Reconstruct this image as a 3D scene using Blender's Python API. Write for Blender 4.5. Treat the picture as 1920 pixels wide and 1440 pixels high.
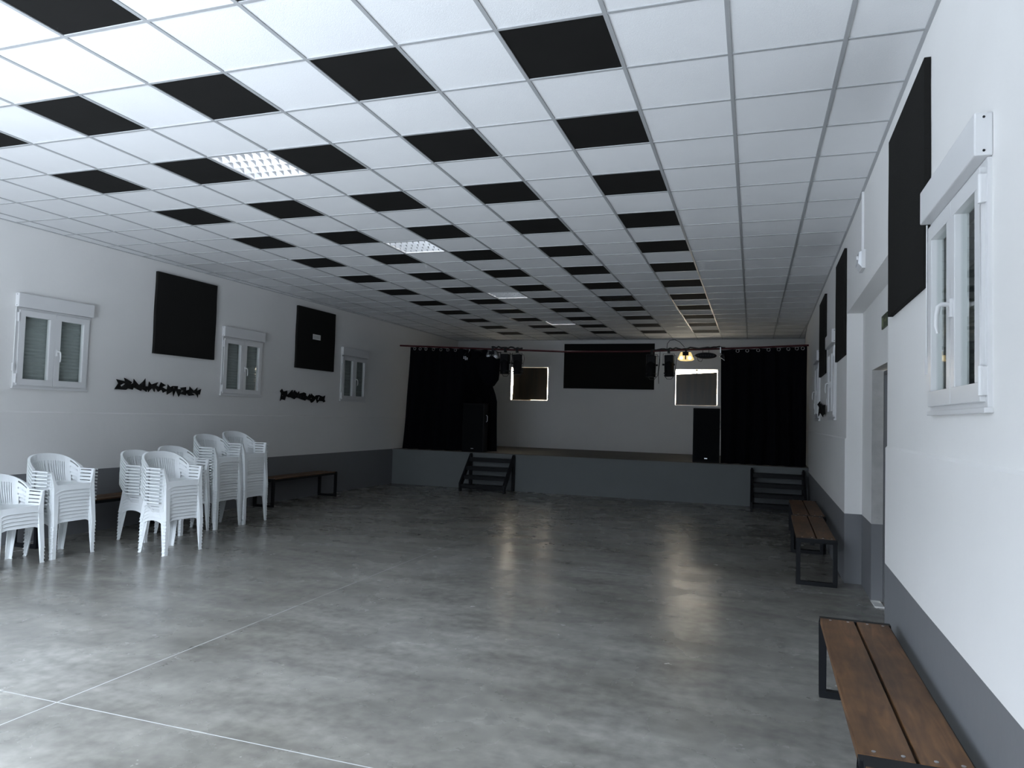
import bpy, bmesh, math, random
from mathutils import Vector, Matrix
random.seed(7)
PI = math.pi
scn = bpy.context.scene
for o in list(bpy.data.objects):
    bpy.data.objects.remove(o, do_unlink=True)
COL = scn.collection

# ------------------------------------------------------------------ camera
CAMZ = 1.66
YAW, PITCH, ROLL, FPX = -0.3258, 0.0447, 0.0287, 1339.55
def cam_axes():
    cy, sy = math.cos(YAW), math.sin(YAW); cp, sp = math.cos(PITCH), math.sin(PITCH)
    cr, sr = math.cos(ROLL), math.sin(ROLL)
    f = Vector((sy*cp, cy*cp, sp)); r = Vector((cy, -sy, 0)); u = r.cross(f)
    return r*cr+u*sr, -r*sr+u*cr, f
r_, u_, f_ = cam_axes()
cam = bpy.data.objects.new('camera', bpy.data.cameras.new('camera'))
COL.objects.link(cam); scn.camera = cam
m = Matrix((r_, u_, -f_)).transposed().to_4x4(); m.translation = (0, 0, CAMZ)
cam.matrix_world = m
cam.data.sensor_width = 36; cam.data.lens = 36*FPX/1920; cam.data.clip_start = .05; cam.data.clip_end = 200

# ------------------------------------------------------------------ colour management and daylight
vs = scn.view_settings
scn.display_settings.display_device = 'sRGB'
vs.view_transform = 'Standard'; vs.look = 'None'; vs.gamma = 1; vs.use_curve_mapping = False
vs.exposure = .85

SKY = (13.4, 15.0, 17.3)       # open shade sky towards the entrance
w = bpy.data.worlds.new('daylight'); scn.world = w; w.use_nodes = True
nt = w.node_tree; nt.nodes.clear()
out = nt.nodes.new('ShaderNodeOutputWorld'); bg = nt.nodes.new('ShaderNodeBackground')
tc = nt.nodes.new('ShaderNodeTexCoord'); sep = nt.nodes.new('ShaderNodeSeparateXYZ')
rmp = nt.nodes.new('ShaderNodeMapRange'); mix = nt.nodes.new('ShaderNodeMix'); mix.data_type = 'RGBA'
nt.links.new(tc.outputs['Generated'], sep.inputs[0]); nt.links.new(sep.outputs['Y'], rmp.inputs['Value'])
rmp.inputs['From Min'].default_value = -.2; rmp.inputs['From Max'].default_value = .4
nt.links.new(rmp.outputs[0], mix.inputs['Factor'])
# dark horizon band added to dim the back wall; sky above, pale ground below
ramp = nt.nodes.new('ShaderNodeFloatCurve'); cur = ramp.mapping.curves[0]
mz = nt.nodes.new('ShaderNodeMapRange'); mz.inputs['From Min'].default_value = -1; nt.links.new(sep.outputs['Z'], mz.inputs['Value'])
nt.links.new(mz.outputs[0], ramp.inputs['Value'])
cur.points[0].location = (0, .52); cur.points[1].location = (1, 1)
for p in ((.38, .52), (.46, .10), (.56, .10), (.68, .95)): cur.points.new(*p)
ramp.mapping.update()
hm = nt.nodes.new('ShaderNodeVectorMath'); hm.operation = 'SCALE'; hm.inputs[0].default_value = (SKY[0], SKY[1], SKY[2])
nt.links.new(ramp.outputs[0], hm.inputs['Scale']); nt.links.new(hm.outputs[0], mix.inputs[6])
mix.inputs[7].default_value = (21, 18.5, 14.5, 1)       # bright sky behind the stage
nt.links.new(mix.outputs[2], bg.inputs['Color']); nt.links.new(bg.outputs[0], out.inputs[0])

def portal(name, loc, sx, sy, rot):
    l = bpy.data.lights.new(name, 'AREA'); l.shape = 'RECTANGLE'; l.size = sx; l.size_y = sy
    l.cycles.is_portal = True
    o = bpy.data.objects.new(name, l); COL.objects.link(o); o.location = loc; o.rotation_euler = rot
portal('entrance_daylight', (-4.4, -.65, 1.6), 4.8, 3.2, (PI/2, 0, 0))
portal('stage_window_daylight', (-5.82, 18.95, 2.55), 1.1, 1.0, (-PI/2, 0, 0))
portal('stage_window_daylight', (-1.37, 18.95, 2.52), 1.1, 1.0, (-PI/2, 0, 0))

# ------------------------------------------------------------------ materials
def mat(name, col, rough=.6, metal=0, spec=.5, noise=0, nscale=3, bump=0, bscale=60, trans=None, emit=None):
    M = bpy.data.materials.new(name); M.use_nodes = True
    n = M.node_tree.nodes; L = M.node_tree.links; b = n['Principled BSDF']
    b.inputs['Base Color'].default_value = (*col, 1); b.inputs['Roughness'].default_value = rough
    b.inputs['Metallic'].default_value = metal; b.inputs['Specular IOR Level'].default_value = spec
    t = n.new('ShaderNodeTexCoord')
    if noise:
        nz = n.new('ShaderNodeTexNoise'); nz.inputs['Scale'].default_value = nscale; nz.inputs['Detail'].default_value = 6
        L.new(t.outputs['Object'], nz.inputs['Vector'])
        mx = n.new('ShaderNodeMix'); mx.data_type = 'RGBA'
        mx.inputs[6].default_value = (*[c*(1-noise) for c in col], 1); mx.inputs[7].default_value = (*[min(1, c*(1+noise)) for c in col], 1)
        L.new(nz.outputs['Fac'], mx.inputs['Factor']); L.new(mx.outputs[2], b.inputs['Base Color'])
    if bump:
        nb = n.new('ShaderNodeTexNoise'); nb.inputs['Scale'].default_value = bscale; nb.inputs['Detail'].default_value = 4
        L.new(t.outputs['Object'], nb.inputs['Vector'])
        bp = n.new('ShaderNodeBump'); bp.inputs['Strength'].default_value = bump; bp.inputs['Distance'].default_value = .01
        L.new(nb.outputs['Fac'], bp.inputs['Height']); L.new(bp.outputs[0], b.inputs['Normal'])
    if emit:
        b.inputs['Emission Color'].default_value = (*emit[0], 1); b.inputs['Emission Strength'].default_value = emit[1]
    return M

WALL = mat('white wall paint', (.76, .757, .745), .7, noise=.04, nscale=1.3, bump=.25, bscale=9)
DADO = mat('grey dado paint', (.17, .175, .185), .55, noise=.06, nscale=2, bump=.2, bscale=9)
JAMB = mat('bare cement render', (.42, .42, .41), .8, noise=.25, nscale=9, bump=.5, bscale=30)
TILE = mat('white ceiling tile', (.82, .83, .84), .85, noise=.03, nscale=3, bump=.2, bscale=250)
BTILE = mat('black ceiling tile', (.011, .0108, .0102), .8, noise=.2, nscale=4, spec=.15)
TBAR = mat('ceiling grid metal', (.40, .41, .42), .36, spec=.4)
PVC = mat('white window plastic', (.69, .695, .70), .3)
SHUT = mat('grey green roller shutter', (.33, .355, .35), .5)
STAGEF = mat('stage front paint', (.17, .185, .19), .7, noise=.08, nscale=2)
STAGED = mat('brown stage boards', (.075, .065, .05), .6, noise=.3, nscale=4)
FOAM = mat('black acoustic fabric', (.013, .0128, .012), .9, spec=.12, bump=.2, bscale=120)
CURT = mat('black curtain fabric', (.004, .004, .006), .95, spec=.08)
BLK = mat('black painted steel', (.007, .008, .010), .5, spec=.25)
BPLAST = mat('black plastic housing', (.005, .005, .006), .55, spec=.15)
REDP = mat('dark red painted pipe', (.055, .007, .009), .5, spec=.3)
CHR = mat('chrome ring', (.6, .6, .6), .25, metal=1)
SCR = mat('screw heads', (.55, .56, .58), .35, metal=1)
PLAS = mat('white chair plastic', (.78, .81, .82), .33, spec=.5)
DOORM = mat('dark grey door', (.10, .105, .11), .5)
LOUV = mat('louvre aluminium', (.80, .81, .83), .28, metal=1)
TUBEM = mat('fluorescent tube', (.9, .9, .9), .4, emit=((.95, .97, 1), 3.5))
REFL = mat('white reflector', (.85, .85, .86), .3)
PAPER = mat('white paper', (.7, .7, .68), .7)
INK = mat('grey ink', (.25, .25, .26), .7)
SIGNG = mat('green exit sign', (.025, .04, .02), .45)
SIGNW = mat('pale sign pictogram', (.16, .19, .10), .5)
CABLE = mat('black cable', (.01, .01, .01), .5)
LEDW = mat('clear lens', (.85, .87, .9), .12)
FILM = mat('metal reflector edge', (.8, .8, .78), .15, metal=1)

def wood_mat(name, c1, c2, rough):
    M = bpy.data.materials.new(name); M.use_nodes = True
    n = M.node_tree.nodes; L = M.node_tree.links; b = n['Principled BSDF']
    t = n.new('ShaderNodeTexCoord'); mp = n.new('ShaderNodeMapping'); mp.inputs['Scale'].default_value = (14, 1.6, 14)
    L.new(t.outputs['Object'], mp.inputs['Vector'])
    nz = n.new('ShaderNodeTexNoise'); nz.inputs['Scale'].default_value = 1.6; nz.inputs['Detail'].default_value = 8; nz.inputs['Distortion'].default_value = 1.2
    L.new(mp.outputs[0], nz.inputs['Vector'])
    n2 = n.new('ShaderNodeTexNoise'); n2.inputs['Scale'].default_value = 3.2; n2.inputs['Detail'].default_value = 3
    L.new(t.outputs['Object'], n2.inputs['Vector'])
    r1 = n.new('ShaderNodeMapRange'); r1.inputs['From Min'].default_value = .3; r1.inputs['From Max'].default_value = .7
    L.new(nz.outputs['Fac'], r1.inputs['Value'])
    mx = n.new('ShaderNodeMix'); mx.data_type = 'RGBA'; mx.inputs[6].default_value = (*c1, 1); mx.inputs[7].default_value = (*c2, 1)
    L.new(r1.outputs[0], mx.inputs['Factor'])
    r2 = n.new('ShaderNodeMapRange'); r2.inputs['From Min'].default_value = .35; r2.inputs['From Max'].default_value = .65
    r2.inputs['To Min'].default_value = .55; r2.inputs['To Max'].default_value = 1.15
    L.new(n2.outputs['Fac'], r2.inputs['Value'])
    m2 = n.new('ShaderNodeMix'); m2.data_type = 'RGBA'; m2.blend_type = 'MULTIPLY'; m2.inputs['Factor'].default_value = 1
    L.new(mx.outputs[2], m2.inputs[6]); L.new(r2.outputs[0], m2.inputs[7]); L.new(m2.outputs[2], b.inputs['Base Color'])
    b.inputs['Roughness'].default_value = rough
    return M
WOOD = wood_mat('stained pine boards', (.075, .034, .013), (.17, .084, .034), .5)

def floor_mat():
    M = bpy.data.materials.new('polished concrete'); M.use_nodes = True
    n = M.node_tree.nodes; L = M.node_tree.links; b = n['Principled BSDF']
    t = n.new('ShaderNodeTexCoord'); V = t.outputs['Object']
    def noise(s, d, dist=0, vec=V):
        z = n.new('ShaderNodeTexNoise'); z.inputs['Scale'].default_value = s; z.inputs['Detail'].default_value = d
        z.inputs['Distortion'].default_value = dist; L.new(vec, z.inputs['Vector']); return z.outputs['Fac']
    def rng(v, a, bb, c, d):
        z = n.new('ShaderNodeMapRange'); L.new(v, z.inputs['Value'])
        for k, q in zip(('From Min', 'From Max', 'To Min', 'To Max'), (a, bb, c, d)): z.inputs[k].default_value = q
        return z.outputs[0]
    def mixc(f, a, bb, mode='MIX'):
        z = n.new('ShaderNodeMix'); z.data_type = 'RGBA'; z.blend_type = mode
        if isinstance(f, float): z.inputs['Factor'].default_value = f
        else: L.new(f, z.inputs['Factor'])
        for i, q in ((6, a), (7, bb)):
            if isinstance(q, tuple): z.inputs[i].default_value = (*q, 1)
            else: L.new(q, z.inputs[i])
        return z.outputs[2]
    big = rng(noise(.5, 4), .2, .8, -.3, 1.3)
    c = mixc(big, (.165, .159, .14), (.265, .26, .24))
    mps = n.new('ShaderNodeMapping'); mps.inputs['Scale'].default_value = (.6, 1.6, 1); L.new(V, mps.inputs['Vector'])
    mid = rng(noise(2.2, 9, .15, mps.outputs[0]), .15, .85, .6, 1.4)
    c = mixc(1.0, c, mid, 'MULTIPLY')
    fine = rng(noise(11, 9), .15, .85, .7, 1.3)
    c = mixc(1.0, c, fine, 'MULTIPLY')
    # scattered small stains
    vo = n.new('ShaderNodeTexVoronoi'); vo.inputs['Scale'].default_value = 1.1; L.new(V, vo.inputs['Vector'])
    st = rng(vo.outputs['Distance'], .005, .009, .7, 0)
    
    # saw-cut joints
    sp = n.new('ShaderNodeSeparateXYZ'); L.new(V, sp.inputs[0])
    def line(sock, pos, wdt):
        a = n.new('ShaderNodeMath'); a.operation = 'SUBTRACT'; L.new(sock, a.inputs[0]); a.inputs[1].default_value = pos
        q = n.new('ShaderNodeMath'); q.operation = 'ABSOLUTE'; L.new(a.outputs[0], q.inputs[0])
        s = n.new('ShaderNodeMath'); s.operation = 'LESS_THAN'; L.new(q.outputs[0], s.inputs[0]); s.inputs[1].default_value = wdt
        return s.outputs[0]
    for sock, pos in ((sp.outputs['X'], -3.64), (sp.outputs['Y'], 3.04), (sp.outputs['Y'], 7.76)):
        c = mixc(line(sock, pos, .0035), c, (.50, .51, .50))
    L.new(c, b.inputs['Base Color'])
    L.new(rng(noise(1.7, 6), .2, .8, .18, .34), b.inputs['Roughness'])
    b.inputs['Specular IOR Level'].default_value = .5
    bp = n.new('ShaderNodeBump'); bp.inputs['Strength'].default_value = .05; bp.inputs['Distance'].default_value = .01
    L.new(noise(5, 6), bp.inputs['Height']); L.new(bp.outputs[0], b.inputs['Normal'])
    return M
FLOOR = floor_mat()

def glass_mat():
    M = bpy.data.materials.new('window glass'); M.use_nodes = True
    n = M.node_tree.nodes; L = M.node_tree.links; n.clear()
    o = n.new('ShaderNodeOutputMaterial'); g = n.new('ShaderNodeBsdfGlossy'); g.inputs['Roughness'].default_value = .02
    tr = n.new('ShaderNodeBsdfTransparent'); tr.inputs['Color'].default_value = (.95, .97, .96, 1)
    fr = n.new('ShaderNodeFresnel'); fr.inputs['IOR'].default_value = 1.5
    mx = n.new('ShaderNodeMixShader'); ge = n.new('ShaderNodeNewGeometry'); sb = n.new('ShaderNodeMath'); sb.operation = 'SUBTRACT'; sb.use_clamp = True
    L.new(fr.outputs[0], sb.inputs[0]); L.new(ge.outputs['Backfacing'], sb.inputs[1]); L.new(sb.outputs[0], mx.inputs[0]); L.new(tr.outputs[0], mx.inputs[1]); L.new(g.outputs[0], mx.inputs[2])
    L.new(mx.outputs[0], o.inputs[0]); return M
GLASS = glass_mat()

def board_mat():
    M = bpy.data.materials.new('brown cardboard'); M.use_nodes = True
    n = M.node_tree.nodes; L = M.node_tree.links; b = n['Principled BSDF']
    t = n.new('ShaderNodeTexCoord'); mp = n.new('ShaderNodeMapping'); mp.inputs['Scale'].default_value = (9, 9, .7)
    L.new(t.outputs['Object'], mp.inputs['Vector'])
    nz = n.new('ShaderNodeTexNoise'); nz.inputs['Scale'].default_value = 1; nz.inputs['Detail'].default_value = 5; L.new(mp.outputs[0], nz.inputs['Vector'])
    r = n.new('ShaderNodeMapRange'); r.inputs['From Min'].default_value = .4; r.inputs['From Max'].default_value = .7; L.new(nz.outputs['Fac'], r.inputs['Value'])
    mx = n.new('ShaderNodeMix'); mx.data_type = 'RGBA'; mx.inputs[6].default_value = (.05, .038, .021, 1); mx.inputs[7].default_value = (.085, .06, .03, 1)
    L.new(r.outputs[0], mx.inputs['Factor']); L.new(mx.outputs[2], b.inputs['Base Color']); b.inputs['Roughness'].default_value = .35
    return M
BOARD = board_mat()
AMBER = mat('amber housing with painted glow', (.75, .6, .25), .3, emit=((1, .74, .30), .45))  # window light through the amber housing is painted in as emission
LENSY = mat('pale lens with painted glow', (.8, .75, .5), .3, emit=((1, .9, .55), .9))  # same backlight from the window painted into the lenses as emission
GREYH = mat('clear grey housing', (.12, .12, .118), .35)

# ------------------------------------------------------------------ mesh helpers
class MB:
    def __init__(s): s.v = []; s.f = []; s.m = []
    def face(s, pts, mi=0):
        i = len(s.v); s.v += [tuple(p) for p in pts]; s.f.append(tuple(range(i, i+len(pts)))); s.m.append(mi)
    def raw(s, vs, fs, mi=0):
        i = len(s.v); s.v += [tuple(p) for p in vs]
        for f in fs: s.f.append(tuple(i+k for k in f)); s.m.append(mi)
    def box(s, x0, x1, y0, y1, z0, z1, mi=0, M=None):
        vs = [Vector((x, y, z)) for z in (z0, z1) for y in (y0, y1) for x in (x0, x1)]
        if M: vs = [M @ v for v in vs]
        s.raw(vs, [(0, 2, 3, 1), (4, 5, 7, 6), (0, 1, 5, 4), (2, 6, 7, 3), (0, 4, 6, 2), (1, 3, 7, 5)], mi)
    def bar(s, a, b, wx, wz, up=(0, 0, 1), mi=0):
        a = Vector(a); b = Vector(b); d = (b-a).normalized(); up = Vector(up)
        if abs(d.dot(up)) > .98: up = Vector((0, 1, 0))
        x = d.cross(up).normalized(); z = x.cross(d)
        vs = [p + x*sx*wx/2 + z*sz*wz/2 for p in (a, b) for sz in (-1, 1) for sx in (-1, 1)]
        s.raw(vs, [(0, 1, 3, 2), (4, 6, 7, 5), (0, 4, 5, 1), (2, 3, 7, 6), (0, 2, 6, 4), (1, 5, 7, 3)], mi)
    def tube(s, pts, r, n=10, mi=0, caps=True):
        pts = [Vector(p) for p in pts]; rs = r if isinstance(r, (list, tuple)) else [r]*len(pts)
        i0 = len(s.v); ref = None
        for k, p in enumerate(pts):
            d = (pts[min(k+1, len(pts)-1)]-pts[max(k-1, 0)]).normalized()
            if ref is None: ref = Vector((0, 0, 1)) if abs(d.z) < .9 else Vector((0, 1, 0))
            x = d.cross(ref).normalized(); ref = x.cross(d).normalized()
            for j in range(n):
                a = 2*PI*j/n; s.v.append(tuple(p + (x*math.cos(a)+ref*math.sin(a))*rs[k]))
        for k in range(len(pts)-1):
            for j in range(n):
                a = i0+k*n+j; b = i0+k*n+(j+1) % n; s.f.append((a, b, b+n, a+n)); s.m.append(mi)
        if caps:
            s.f.append(tuple(i0+j for j in reversed(range(n)))); s.m.append(mi)
            e = i0+(len(pts)-1)*n; s.f.append(tuple(e+j for j in range(n))); s.m.append(mi)
    def prism(s, poly, fn, d0, d1, mi=0):   # poly 2-D, fn(u,v,d)->3-D
        n = len(poly); a = [fn(u, v, d0) for u, v in poly]; b = [fn(u, v, d1) for u, v in poly]
        s.raw(a+b, [tuple(reversed(range(n))), tuple(range(n, 2*n))]+[(i, (i+1) % n, n+(i+1) % n, n+i) for i in range(n)], mi)

def mesh_of(mb, name, mats, bevel=0, smooth=False, solid=0, angle=35):
    me = bpy.data.meshes.new(name); me.from_pydata(mb.v, [], mb.f)
    for M in (mats if isinstance(mats, (list, tuple)) else [mats]): me.materials.append(M)
    for p, mi in zip(me.polygons, mb.m): p.material_index = mi
    bm = bmesh.new(); bm.from_mesh(me)
    bmesh.ops.remove_doubles(bm, verts=bm.verts, dist=1e-5)
    bmesh.ops.recalc_face_normals(bm, faces=bm.faces)
    if solid: bmesh.ops.solidify(bm, geom=bm.faces[:], thickness=solid)
    if bevel:
        es = [e for e in bm.edges if len(e.link_faces) == 2 and e.calc_face_angle(0) > .6]
        bmesh.ops.bevel(bm, geom=es, offset=bevel, segments=2, affect='EDGES', profile=.6, clamp_overlap=True)
    bm.to_mesh(me); bm.free()
    if smooth:
        for p in me.polygons: p.use_smooth = True
        me.set_sharp_from_angle(angle=math.radians(angle))
    me.update(); return me
def obj(name, mb, mats, parent=None, loc=None, rotz=None, **k):
    me = mesh_of(mb, name, mats, **k); o = bpy.data.objects.new(name, me); COL.objects.link(o)
    if parent is not None: o.parent = parent
    if loc is not None: o.location = loc
    if rotz is not None: o.rotation_euler = (0, 0, rotz)
    return o
def tag(o, label, cat, group=None, kind=None):
    o['label'] = label; o['category'] = cat
    if group: o['group'] = group
    if kind: o['kind'] = kind
    return o
def thing(name, label, cat, loc=(0, 0, 0), rotz=0, group=None, kind=None):
    o = bpy.data.objects.new(name, None); COL.objects.link(o); o.location = loc; o.rotation_euler = (0, 0, rotz)
    o.empty_display_size = .1
    return tag(o, label, cat, group, kind)
def dup(root, loc, rotz, label=None, group=None):
    def cp(o, par):
        c = o.copy(); COL.objects.link(c); c.parent = par
        for ch in o.children: cp(ch, c)
        return c
    r = cp(root, None); r.location = loc; r.rotation_euler = (0, 0, rotz)
    if label: r['label'] = label
    if group: r['group'] = group
    return r

# ------------------------------------------------------------------ room shell
H = 3.744
RP = [(-.6, .77), (4.2, .85), (8.0, .94), (12, 1.005), (16.3, 1.08), (18.8, 1.19)]
def RX(y):
    for (a, p), (b, q) in zip(RP, RP[1:]):
        if y <= b or b == 18.8: return p+(q-p)*(y-a)/(b-a)
def LX(y): return -8.28+.0165*y
def Rang(y): return math.atan2(RX(y+.1)-RX(y-.1), .2)
LANG = math.atan(.0165)
YB = 18.72

def sheet(mb, P, us, levels, holes, matfn, reveal=.1, rmat=None, usmooth=None):
    """levels: list of (z, d). holes: (u0,u1,z0,z1,depth)."""
    us = sorted(set(us+[h for q in holes for h in q[:2]]))
    # add hole z levels
    lv = list(levels)
    for q in holes:
        for z in q[2:4]:
            if all(abs(z-l[0]) > 1e-6 for l in lv) and lv[0][0] < z < lv[-1][0]:
                for (a, b) in zip(lv, lv[1:]):
                    if a[0] < z < b[0]:
                        lv.append((z, a[1]+(b[1]-a[1])*(z-a[0])/(b[0]-a[0]))); break
                lv.sort(key=lambda t: t[0])
    inh = lambda u, z: next((q for q in holes if q[0] < u < q[1] and q[2] < z < q[3]), None)
    for (u0, u1) in zip(us, us[1:]):
        for (l0, l1) in zip(lv, lv[1:]):
            uc = (u0+u1)/2; zc = (l0[0]+l1[0])/2; h = inh(uc, zc)
            if not h:
                mb.face([P(u0, l0[0], l0[1]), P(u1, l0[0], l0[1]), P(u1, l1[0], l1[1]), P(u0, l1[0], l1[1])], matfn(uc, zc))
            else:
                rm = (h[5] if len(h) > 5 else None); D = h[4]
                mm = matfn(uc, zc) if (rm is None or matfn(uc, zc) == 1) else rm
                for ue, edge in ((u0, h[0]), (u1, h[1])):
                    if abs(ue-edge) < 1e-6:
                        mb.face([P(ue, l0[0], l0[1]), P(ue, l0[0], D), P(ue, l1[0], D), P(ue, l1[0], l1[1])], mm)
                for le, edge in ((l0, h[2]), (l1, h[3])):
                    if le[0] > .01 and abs(le[0]-edge) < 1e-6:
                        mb.face([P(u0, le[0], le[1]), P(u1, le[0], le[1]), P(u1, le[0], D), P(u0, le[0], D)], mm)
def linspace(a, b, n): return [a+(b-a)*i/(n-1) for i in range(n)]

# floor
fb = MB(); fb.box(-8.6, 1.7, -1.4, 19.2, -.12, 0)
o = obj('floor', fb, FLOOR); tag(o, 'grey polished concrete floor with pale saw-cut joints', 'floor', kind='structure')

# left wall windows (centre y, bottom z)
LW = [(6.50, 1.83), (9.87, 1.87), (13.30, 1.88)]
RW = [(3.52, 1.735), (10.0, 1.735), (12.72, 1.735)]
WW, WH = .97, .94
mats3 = [WALL, DADO, JAMB]
mb = MB()
dz = lambda z: 1 if z < .81 else 0
lev = [(0, -.012), (.81, -.012), (1.535, -.012), (1.55, 0), (3.80, 0)]
sheet(mb, lambda u, z, d: (LX(u)-d, u, z), linspace(-.6, YB, 24), lev,
      [(c-WW/2+.03, c+WW/2-.03, z+.03, z+WH-.03, .12) for c, z in LW], lambda u, z: dz(z))
tag(obj('wall_left', mb, mats3), 'long white left wall with grey dado band', 'wall', kind='structure')
# right wall with door recess
mb = MB()
levr = [(0, -.012), (.73, -.012), (1.515, -.012), (1.53, 0), (3.80, 0)]
dzr = lambda z: 1 if z < .73 else 0
NY0, NY1, NZ, ND = 5.5, 8.36, 2.86, .155
sheet(mb, lambda u, z, d: (RX(u)+d, u, z), linspace(-.6, YB, 24)+[4.2, 8.0, 12, 16.3], levr,
      [(c-WW/2+.03, c+WW/2-.03, z+.03, z+WH-.03, .12) for c, z in RW]+[(NY0, NY1, 0, NZ, ND)], lambda u, z: dzr(z))
DY0, DY1, DZ = 6.65, 7.62, 2.2
sheet(mb, lambda u, z, d: (RX(u)+ND+d, u, z), linspace(NY0, NY1, 6)+[8.0], [(0, -.0), (.73, -.0), (NZ, 0)],
      [(DY0, DY1, 0, DZ, .14, 2)], lambda u, z: dzr(z))
tag(obj('wall_right', mb, mats3), 'white right wall with grey dado and recessed doorway', 'wall', kind='structure')
# back wall
BW = [(-6.36, -5.28, 2.09, 3.02), (-1.90, -.84, 2.05, 2.99)]
mb = MB()
sheet(mb, lambda u, z, d: (u, YB+d, z), linspace(-8.1, 1.3, 12), [(0, 0), (3.80, 0)],
      [(a, b, c, d, .16) for a, b, c, d in BW], lambda u, z: 0)
tag(obj('wall_back', mb, mats3), 'white back wall behind the stage', 'wall', kind='structure')
# front wall, behind the viewpoint, with the wide entrance opening
mb = MB()
sheet(mb, lambda u, z, d: (u, -.6-d, z), linspace(-8.5, .9, 12), [(0, 0), (3.80, 0)],
      [(-6.7, -2.0, 0, 3.2, .04)], lambda u, z: 0)
tag(obj('wall_front', mb, mats3), 'white entrance wall with wide opening', 'wall', kind='structure')

# ceiling tiles
GX0, GY0, GS = -.149, 4.14, .6
LIGHTS = [(-7, 1), (-7, 6), (-7, 12), (-7, 18)]
mb = MB()
for c in range(-14, 3):
    for r in range(-9, 25):
        if (c, r) in LIGHTS: continue
        x0 = GX0+c*GS; y0 = GY0+r*GS; x1 = x0+GS; y1 = y0+GS
        blk = c in (-2, -4, -6, -8, -10) and r % 2 == 1 and -3 <= r <= 21
        z = H+.006
        if (c, r) == (-4, 13):   # one black tile sags
            n = 8
            for i in range(n):
                xa = x0+GS*i/n; xb = x0+GS*(i+1)/n; s = lambda t: z-.006-.05*math.sin(PI*t)**2
                za, zb = s(i/n), s((i+1)/n)
                mb.face([(xa, y0, za), (xb, y0, zb), (xb, y1, z), (xa, y1, z)], 1)
                mb.face([(xa, y0, za), (xb, y0, zb), (xb, y0, z+.05), (xa, y0, z+.05)], 1)
            continue
        mb.face([(x0, y0, z), (x1, y0, z), (x1, y1, z), (x0, y1, z)], 1 if blk else 0)
ceil = obj('ceiling', mb, [TILE, BTILE]); tag(ceil, 'suspended ceiling of white tiles with rows of black tiles', 'ceiling', kind='structure')
mb = MB()
for c in range(-13, 3):
    x = GX0+c*GS; mb.box(x-.012, x+.012, -.6, YB, H, H+.03)
for r in range(-7, 25):
    y = GY0+r*GS
    xs = GX0-13*GS
    for c in range(-14, 3):
        x0 = GX0+c*GS+.012; x1 = x0+GS-.024
        mb.box(max(x0, LX(y)), min(x1, RX(y)) if x0 < RX(y) else x1, y-.011, y+.011, H+.0005, H+.03)
obj('ceiling_grid', mb, TBAR, ceil, bevel=.001)
mb = MB()
for a, b in zip(linspace(-.6, YB, 20), linspace(-.6, YB, 20)[1:]):
    mb.raw([(LX(a), a, H-.0005), (LX(b), b, H-.0005), (LX(b)+.022, b, H-.0005), (LX(a)+.022, a, H-.0005),
            (LX(a), a, H+.02), (LX(b), b, H+.02), (LX(b)+.022, b, H+.02), (LX(a)+.022, a, H+.02)],
           [(0, 1, 2, 3), (3, 2, 6, 7), (4, 7, 6, 5)])
    mb.raw([(RX(a), a, H-.0005), (RX(b), b, H-.0005), (RX(b)-.022, b, H-.0005), (RX(a)-.022, a, H-.0005),
            (RX(a), a, H+.02), (RX(b), b, H+.02), (RX(b)-.022, b, H+.02), (RX(a)-.022, a, H+.02)],
           [(0, 3, 2, 1), (3, 7, 6, 2), (4, 5, 6, 7)])
mb.box(LX(18), RX(18), YB-.022, YB, H-.0005, H+.02)
obj('edge_trim', mb, TBAR, ceil)

# recessed louvre lights
def ceiling_light():
    t = thing('ceiling_light', '', 'ceiling light', group='recessed louvre lights in the ceiling')
    hs = .285
    f = MB()
    for a in ((-hs-.003, hs+.003, -hs-.003, -hs+.009), (-hs-.003, hs+.003, hs-.009, hs+.003), (-hs-.003, -hs+.009, -hs+.009, hs-.009), (hs-.009, hs+.003, -hs+.009, hs-.009)):
        f.box(*a, 0, .09)
    obj('frame', f, PVC, t)
    b = MB(); b.box(-hs, hs, -hs, hs, .09, .094); obj('housing', b, REFL, t)
    for k in range(4):
        y = -.21+.14*k
        u = MB(); u.tube([(-.27, y, .062), (.27, y, .062)], .015, 12); obj('tube', u, TUBEM, t, smooth=True)
    lv = MB()
    for k in range(5):                       # parabolic side blades
        y = -.28+.14*k
        lv.raw([(-.276, y-.022, .05), (.276, y-.022, .05), (.276, y, .002), (-.276, y, .002), (.276, y+.022, .05), (-.276, y+.022, .05)],
               [(0, 1, 2, 3), (3, 2, 4, 5), (0, 5, 4, 1)])
    for k in range(8):                       # cross blades, scalloped between the tubes
        x = -.276+.0789*k
        for j in range(4):
            y0 = -.28+.14*j; pts = []
            for i in range(7):
                tt = i/6; pts.append((y0+.14*tt, .004+.022*math.sin(PI*tt)))
            for (ya, za), (yb, zb) in zip(pts, pts[1:]):
                lv.raw([(x-.001, ya, za), (x-.001, yb, zb), (x-.006, yb, .045), (x-.006, ya, .045),
                        (x+.001, ya, za), (x+.001, yb, zb), (x+.006, yb, .045), (x+.006, ya, .045)],
                       [(0, 1, 2, 3), (4, 7, 6, 5), (0, 4, 5, 1), (3, 2, 6, 7)])
    obj('louvre', lv, LOUV, t)
    return t
cl0 = ceiling_light()
cll = ['recessed square louvre light nearest the viewer, set between two black tiles',
       'second recessed louvre light from the viewer, touching a black tile corner',
       'third recessed louvre light from the viewer, over the middle of the hall',
       'farthest and smallest recessed louvre light, near the stage']
for k, (c, r) in enumerate(LIGHTS):
    loc = (GX0+(c+.5)*GS, GY0+(r+.5)*GS, H+.002)
    if k == 0: cl0.location = loc; cl0['label'] = cll[0]
    else: dup(cl0, loc, 0, cll[k])

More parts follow.
